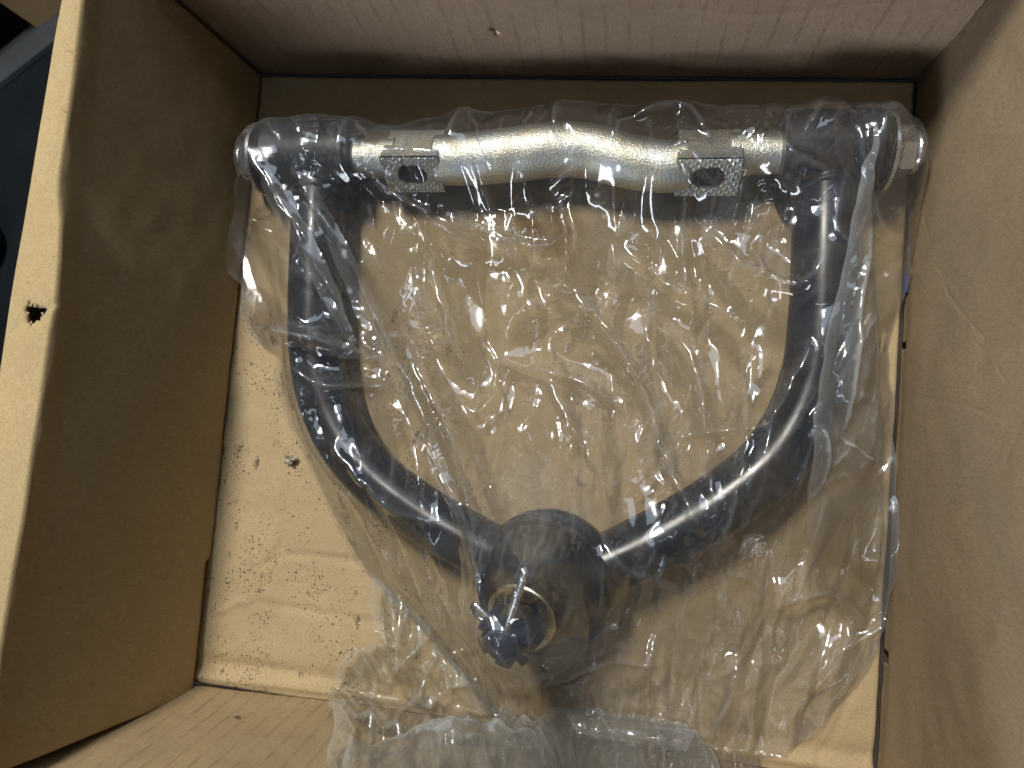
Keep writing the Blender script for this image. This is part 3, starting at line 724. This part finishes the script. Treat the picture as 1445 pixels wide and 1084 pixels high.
def film_mesh(name, pos, m, mat, parent, edge=1.0, fade=None):
    a, b, c, d_ = m[:-1, :-1], m[1:, :-1], m[1:, 1:], m[:-1, 1:]
    idx = np.arange(NX*NY).reshape(NX, NY); A, B, C, D = idx[:-1, :-1], idx[1:, :-1], idx[1:, 1:], idx[:-1, 1:]
    full = a & b & c & d_
    quads = np.stack([A[full], B[full], C[full], D[full]], -1)
    tris = [np.stack([P_[k] for P_ in V_], -1) for k, V_ in ((~a & b & c & d_, (B, C, D)), (a & ~b & c & d_, (A, C, D)), (a & b & ~c & d_, (A, B, D)), (a & b & c & ~d_, (A, B, C)))]
    tris = np.vstack(tris); used = np.unique(np.r_[quads.ravel(), tris.ravel()]); rm = -np.ones(NX*NY, int); rm[used] = np.arange(len(used))
    V = bend(pos).reshape(-1, 3)[used]
    me = bpy.data.meshes.new(name); nq, nt = len(quads), len(tris)
    me.vertices.add(len(V)); me.vertices.foreach_set('co', V.astype(np.float32).ravel())
    me.loops.add(nq*4+nt*3); me.loops.foreach_set('vertex_index', np.r_[rm[quads].ravel(), rm[tris].ravel()].astype(np.int32))
    me.polygons.add(nq+nt); me.polygons.foreach_set('loop_start', np.r_[np.arange(nq)*4, nq*4+np.arange(nt)*3].astype(np.int32))
    me.update(calc_edges=True); me.polygons.foreach_set('use_smooth', np.ones(nq+nt, bool)); me.validate()
    me.materials.append(mat); o = bpy.data.objects.new(name, me); COL.objects.link(o)
    o.parent = parent; o.matrix_parent_inverse = Matrix.Translation(parent.location).inverted()
    nv = len(me.vertices); nz = np.empty(nv*3); me.vertices.foreach_get('normal', nz); nz = np.abs(nz.reshape(-1, 3)[:, 2])
    e_ = m.copy(); dist = np.zeros(m.shape)
    for k in range(9):
        dist += e_
        for sh, axx in ((1, 0), (-1, 0), (1, 1), (-1, 1)): e_ = e_ & np.roll(e_, sh, axx)
    hz = 0.5+1.0*vnoise(V[:, 0], V[:, 1], 30, 60)*vnoise(V[:, 0], V[:, 1], 90, 61)*2+0.9*(1-nz)+5.0*edge*np.exp(-dist.ravel()[used]/2.6)
    Zz = pos[..., 2]; lap = np.zeros(Zz.shape); lap[1:-1, 1:-1] = Zz[2:, 1:-1]+Zz[:-2, 1:-1]+Zz[1:-1, 2:]+Zz[1:-1, :-2]-4*Zz[1:-1, 1:-1]
    hz = hz+7.0*np.clip(-lap.ravel()[used]/SG-0.06, 0, 0.35)*(dist.ravel()[used] > 2)
    if fade: hz = hz*(0.08+0.92*ss(V[:, 1], *fade))
    p1_, p2_ = at(775, 300, .035), at(940, 1075, .02)
    stn = np.zeros(nv)
    for p_, r_ in ((p1_, 0.020), (p2_, 0.016)):
        dd_ = np.hypot((V[:, 0]-p_[0])*0.7, V[:, 1]-p_[1])+0.014*(vnoise(V[:, 0], V[:, 1], 120, 62)-0.5); stn = np.maximum(stn, 0.7*ss(-dd_, -r_, -r_*0.35)*vnoise(V[:, 0], V[:, 1], 260, 63))
    sa_ = me.attributes.new('stain', 'FLOAT', 'POINT'); sa_.data.foreach_set('value', stn.astype(np.float32))
    at_ = me.attributes.new('haze', 'FLOAT', 'POINT'); at_.data.foreach_set('value', hz.astype(np.float32))
    return o
bag = empty('plastic_bag', tuple(at(780, 560, 0.0)), 'clear crumpled plastic bag wrapped round the black control arm', 'plastic bag')
m_film = film('clear_film', 0.034, 0.10, 0.0, 0.05, 2.6)
m_film0 = film('clear_film_under', 0.012, 0.08, 0.12, 0.035, 0.8)
m_film3 = film('clear_film_pleat', 0.034, 0.09, 0.1, 0.035, 1.8)
m_film2 = film('clear_film_doubled', 0.12, 0.09, 0.2, 0.035, 2.0)

main_out = [(352, 196, .028), (385, 170, .030), (440, 163, .034), (500, 166, .030), (560, 176, .026), (640, 160, .026), (720, 156, .026), (800, 144, .026), (860, 147, .026),
            (950, 148, .026), (1080, 150, .030), (1170, 142, .032), (1235, 150, .030), (1285, 168, .026), (1309, 195, .022), (1303, 255, .016), (1292, 325, .012), (1280, 405, .008),
            (1262, 445, .005), (1252, 500, .004), (1258, 580, .006), (1263, 640, .008), (1264, 760, .008), (1256, 840, .007), (1236, 920, .006), (1190, 985, .004), (1140, 1035, .004),
            (1115, 1056, .004), (1072, 1075, .005), (1060, 1160, .02), (760, 1160, .02), (735, 1040, .004), (700, 1018, .004), (660, 965, .004), (610, 905, .004), (560, 850, .005), (510, 795, .005),
            (478, 740, .006), (450, 690, .006), (425, 630, .006), (405, 585, .006), (392, 540, .005), (388, 500, .005), (362, 480, .007), (350, 462, .009), (341, 440, .010), (342, 402, .012),
            (325, 390, .014), (309, 371, .015), (318, 335, .016), (332, 300, .017), (332, 265, .020), (343, 240, .024), (342, 215, .026)]
main_folds = [([(385, 245), (415, 290), (450, 350), (480, 430), (500, 470)], .0060, .0035), ([(430, 240), (480, 330), (520, 440), (545, 500)], .0065, .0035),
    ([(352, 462), (420, 475), (480, 490), (533, 510)], .0055, .0035), ([(520, 440), (580, 560), (620, 650), (680, 760), (697, 800)], .0070, .0045),
    ([(560, 480), (620, 590), (660, 690), (690, 770)], .0065, .004), ([(590, 380), (640, 520)], .004, .004), ([(800, 400), (860, 470), (910, 560), (950, 680), (990, 745)], .0075, .0045),
    ([(755, 520), (800, 600), (822, 635)], .006, .005), ([(955, 445), (985, 530), (995, 620), (1003, 720)], .0065, .004), ([(1065, 490), (1045, 640), (1010, 790)], .0055, .004),
    ([(1135, 480), (1090, 590), (1050, 690)], .005, .004), ([(690, 500), (790, 530), (880, 570)], .0045, .0035), ([(990, 310), (1070, 390), (1130, 402), (1165, 350)], .005, .004),
    ([(1080, 330), (1060, 450)], .004, .004), ([(1020, 810), (1028, 860), (1036, 910)], .006, .004), ([(1085, 885), (1120, 850), (1150, 815)], .005, .004),
    ([(1095, 855), (1190, 850), (1242, 905)], .006, .004), ([(1022, 808), (1060, 822), (1090, 850)], .005, .0035), ([(790, 275), (800, 330), (785, 400)], .006, .005),
    ([(540, 262), (640, 330), (690, 352)], .0055, .004), ([(640, 300), (740, 340), (805, 330)], .005, .004), ([(690, 740), (700, 800), (697, 860)], .005, .004),
    ([(850, 740), (885, 790), (960, 825)], .005, .004), ([(1000, 1075), (1030, 1000), (1045, 940)], .007, .005), ([(880, 1000), (920, 940), (930, 900)], .005, .004),
    ([(1150, 1000), (1190, 950), (1215, 900)], .005, .004), ([(930, 620), (1010, 610), (1090, 600)], .003, .003), ([(480, 620), (560, 700), (640, 740)], .004, .004),
    ([(420, 520), (470, 545), (550, 545)], .003, .003), ([(760, 960), (860, 930), (960, 950)], .006, .005), ([(700, 1000), (720, 960), (780, 930)], .005, .005),
    ([(880, 180), (960, 150), (1000, 200)], .004, .003), ([(940, 240), (960, 220), (1010, 270)], .004, .003), ([(1080, 200), (1110, 240), (1160, 262)], .005, .004),
    ([(630, 560), (660, 580), (700, 540)], .003, .003), ([(870, 330), (960, 400), (1040, 440)], .004, .004), ([(1200, 660), (1220, 640), (1262, 640)], .004, .003)]
pm, mm_ = film_sheet(main_out, HA, main_folds, 0.0000042, 100, 300, 1.0, patches=((785, 340, .035, 1.2), (900, 1000, .05, 1.2), (640, 1000, .03, .6), (1120, 900, .04, 1.0), (1000, 870, .03, .8)))
film_mesh('top_film', pm, mm_, m_film, bag)
Hm = np.where(mm_, pm[..., 2], HA)
# film under the arm, seen between the tubes
HB0 = np.full(GX.shape, 0.0012)
pb2, mb2 = film_sheet([(x, y, 0.002) for x, y, z in main_out], HB0, [], 0.0, 300, 120, 0.5, gap=0.0002, rnd_h=0.0012, flat=True)
film_mesh('bottom_film', pb2, mb2, m_film0, bag)
# mouth of the bag lying loose on the carton floor
mouth = [(528, 812, .012), (522, 850, .012), (534, 905, .008), (505, 915, .006), (480, 935, .006), (468, 975, .007), (462, 1010, .010), (470, 1040, .012), (460, 1075, .015), (470, 1160, .03), (800, 1160, .03),
         (770, 1050, .006), (735, 1030, .005), (690, 985, .005), (640, 925, .005), (590, 860, .006), (555, 830, .008)]
mouth_folds = [([(530, 830), (545, 900), (560, 960), (575, 1010)], .006, .004), ([(570, 840), (550, 930), (560, 990)], .005, .004), ([(470, 1010), (510, 1035), (570, 1048)], .007, .004),
    ([(560, 1010), (620, 990), (690, 985)], .005, .005), ([(525, 990), (545, 960), (600, 900)], .004, .003), ([(590, 860), (600, 930), (560, 1010)], .004, .004), ([(500, 1040), (495, 1084)], .004, .003), ([(575, 1040), (640, 1055), (700, 1050)], .006, .004)]
def ffloor():
    return np.full(GX.shape, 0.0012)
Hf = ffloor()
pq, mq = film_sheet(mouth, Hf, mouth_folds, 0.000004, 500, 90, 1.2)
film_mesh('bag_mouth', pq, mq, film('clear_film_mouth', 0.075, 0.07, 0.5, 0.035, 1.8), bag)
# folded-over lip along the bottom edge
lip = [(498, 1063, .020), (590, 1052, .020), (700, 1046, .020), (830, 1028, .020), (905, 1040, .022), (960, 1052, .022), (1010, 1085, .024), (1010, 1170, .04), (490, 1170, .04), (485, 1090, .025)]
Hl = np.maximum(Hf, np.where(mq, pq[..., 2], 0)); Hl = np.maximum(Hl, np.where(mm_, pm[..., 2], 0))
pl_, ml_ = film_sheet(lip, Hl, [([(520, 1072), (640, 1066), (760, 1060)], .003, .003), ([(690, 1040), (700, 1060), (730, 1066)], .003, .002)], 0.000001, 700, 14, 0.35, gap=0.0045)
film_mesh('bag_lip', pl_, ml_, film('clear_film_lip', 0.085, 0.09, 0.3, 0.035, 1.6), bag)
# pleat of doubled film over the right tube
pleat = [(1231, 172, .044), (1222, 215, .044), (1208, 270, .046), (1195, 350, .046), (1178, 420, .047), (1163, 490, .047), (1152, 560, .046), (1143, 640, .042), (1138, 720, .036), (1145, 800, .026), (1185, 850, .016),
         (1225, 850, .012), (1240, 780, .012), (1246, 700, .014), (1244, 600, .016), (1240, 520, .020), (1232, 430, .026), (1226, 340, .030), (1225, 260, .036)]
Hp = np.where(mm_, pm[..., 2], 0.0)
pp, mp_ = film_sheet(pleat, Hp, [([(1215, 330), (1195, 450), (1185, 600)], .003, .003), ([(1180, 620), (1215, 650), (1236, 655)], .003, .002)], 0.000001, 900, 30, 0.5, gap=0.0014)
film_mesh('folded_pleat', pp, mp_, m_film2, bag, 0.45, (at(1190, 840, .015)[1], at(1190, 560, .03)[1]))
# narrower pleats: two along the left tube, one across it, one along the lower left edge
for k_, (ol, zz) in enumerate([
        ([(378, 238), (412, 282), (450, 350), (482, 425), (503, 482), (492, 488), (462, 432), (425, 365), (392, 310), (368, 262)], .050),
        ([(426, 236), (462, 290), (502, 362), (535, 440), (566, 510), (605, 600), (650, 700), (697, 800), (676, 790), (632, 712), (585, 620), (545, 540), (515, 470), (486, 400), (455, 325)], .047),
        ([(350, 466), (392, 456), (440, 464), (492, 484), (537, 511), (490, 506), (440, 492), (395, 488), (360, 486)], .040),
        ([(528, 808), (575, 846), (622, 895), (664, 948), (704, 1000), (742, 1040), (712, 1030), (672, 985), (628, 930), (585, 880), (545, 838)], .012)]):
    pz, mz = film_sheet([(x, y, zz) for x, y in ol], Hp, [], 0.0000005, 1100+100*k_, 14, 0.45, gap=0.0022)
    film_mesh('folded_pleat', pz, mz, m_film3, bag, 0.25)

# ================================================================== things seen past the rim, on the floor below
zb = FZ
tub = empty('storage_tub', tuple(at(-40, 40, zb)), 'black plastic storage tub on the dark floor beyond the box', 'storage tub')
m_tub = plain('tub_black', (0.003, 0.003, 0.0035), 0.9, spec=0.03)
c = at(-30, 10, zb)
box('tub_body', (c[0]-0.20, c[1]-0.10, zb), (c[0]+0.10, c[1]+0.30, zb+0.10), m_tub, tub, 0.015, math.radians(40))
box('tub_rim', (c[0]-0.215, c[1]-0.115, zb+0.088), (c[0]+0.115, c[1]+0.315, zb+0.106), m_tub, tub, 0.006, math.radians(40))
strip = box('metal_strip', (0, 0, 0), (0.34, 0.045, 0.012), plain('grey_steel', (0.055, 0.06, 0.065), 0.8, 0.0, spec=0.1), None, 0.002)
p = at(-60, 175, zb); strip.location = (p[0], p[1], zb); strip.rotation_euler = (0, 0, math.radians(38))
strip['label'] = 'flat grey metal strip lying beside the black tub'; strip['category'] = 'metal strip'
wood = empty('wood_block', tuple(at(70, 8, zb)), 'tan wooden block behind the black tub', 'wood block')
p = at(66, 0, zb)
box('block', (p[0]-0.045, p[1]-0.02, zb), (p[0]+0.10, p[1]+0.09, zb+0.13), plain('raw_wood', (0.30, 0.19, 0.09), 0.7, 0, 0.4, 150), wood, 0.004, math.radians(35))
tyre = empty('rubber_wheel', tuple(at(-25, 352, zb)), 'black rubber caster wheel lying flat on the dark floor', 'wheel')
p = at(-28, 352, zb)
lathe('tyre', p, (0, 0, 1), [(0, 0.03), (0, 0.040), (0.006, 0.048), (0.022, 0.048), (0.028, 0.040), (0.028, 0.026), (0.020, 0.024)], m_tub, tyre, 48)
lathe('hub', p, (0, 0, 1), [(0.001, 0.008), (0.001, 0.0265), (0.020, 0.0265), (0.024, 0.014), (0.024, 0.008)], plain('hub_grey', (0.05, 0.05, 0.055), 0.5), tyre, 48)
tray = empty('parts_tray', tuple(at(-60, 500, zb)), 'pale blue grey parts tray on the floor beyond the rim', 'tray')
p = at(-92, 505, zb); m_tray = plain('tray_blue', (0.34, 0.38, 0.44), 0.5)
box('tray_base', (p[0]-0.10, p[1]-0.07, zb), (p[0]+0.10, p[1]+0.07, zb+0.012), m_tray, tray, 0.004, math.radians(-38))
for (a, b, c2, d2) in ((-0.10, -0.07, 0.10, -0.060), (-0.10, 0.060, 0.10, 0.07), (-0.10, -0.059, -0.090, 0.059), (0.090, -0.059, 0.10, 0.059)):
    # each wall is turned about the middle of the tray
    mx, my = (a+c2)/2, (b+d2)/2; t = math.radians(-38); rx = mx*math.cos(t)-my*math.sin(t); ry = mx*math.sin(t)+my*math.cos(t)
    hx, hy = (c2-a)/2, (d2-b)/2
    box('tray_wall', (p[0]+rx-hx, p[1]+ry-hy, zb+0.0115), (p[0]+rx+hx, p[1]+ry+hy, zb+0.045), m_tray, tray, 0.003, t)
# small bits inside the carton
ch = scrap('debris_chip', 334, 1017, 0.0, 0.0011, m_blk, None, 5, 0.0008, 5)
fw = None
for zt in np.linspace(0, 0.12, 300):                   # where that pixel meets the front wall
    q = at(334, 1017, zt); e = abs(q[1]-(YF-0.0006+0.004*float(ss(np.array(q[0]), -0.26, -0.12))-zt*0.05))
    if fw is None or e < fw[0]: fw = (e, q)
q0 = at(334, 1017, 0.0); q = fw[1]
ch.data.transform(Matrix.Translation((-q0[0], -q0[1], 0))); ch.rotation_euler = (math.radians(-88), 0, math.radians(10)); ch.location = (q[0], q[1]+0.0012, q[2])
ch['label'] = 'tiny black chip stuck on the front cardboard wall'; ch['category'] = 'debris'
bl = box('blue_sliver', (0, 0, 0), (0.0016, 0.010, 0.0012), plain('blue_plastic', (0.03, 0.06, 0.35), 0.4), None, 0.0003)
q = at(1281, 398, 0.0025); bl.location = (q[0]-0.001, q[1]-0.006, 0.0015); bl.rotation_euler = (0, 0, 0.08)
bl['label'] = 'thin blue sliver at the foot of the right wall beside the bag'; bl['category'] = 'scrap'
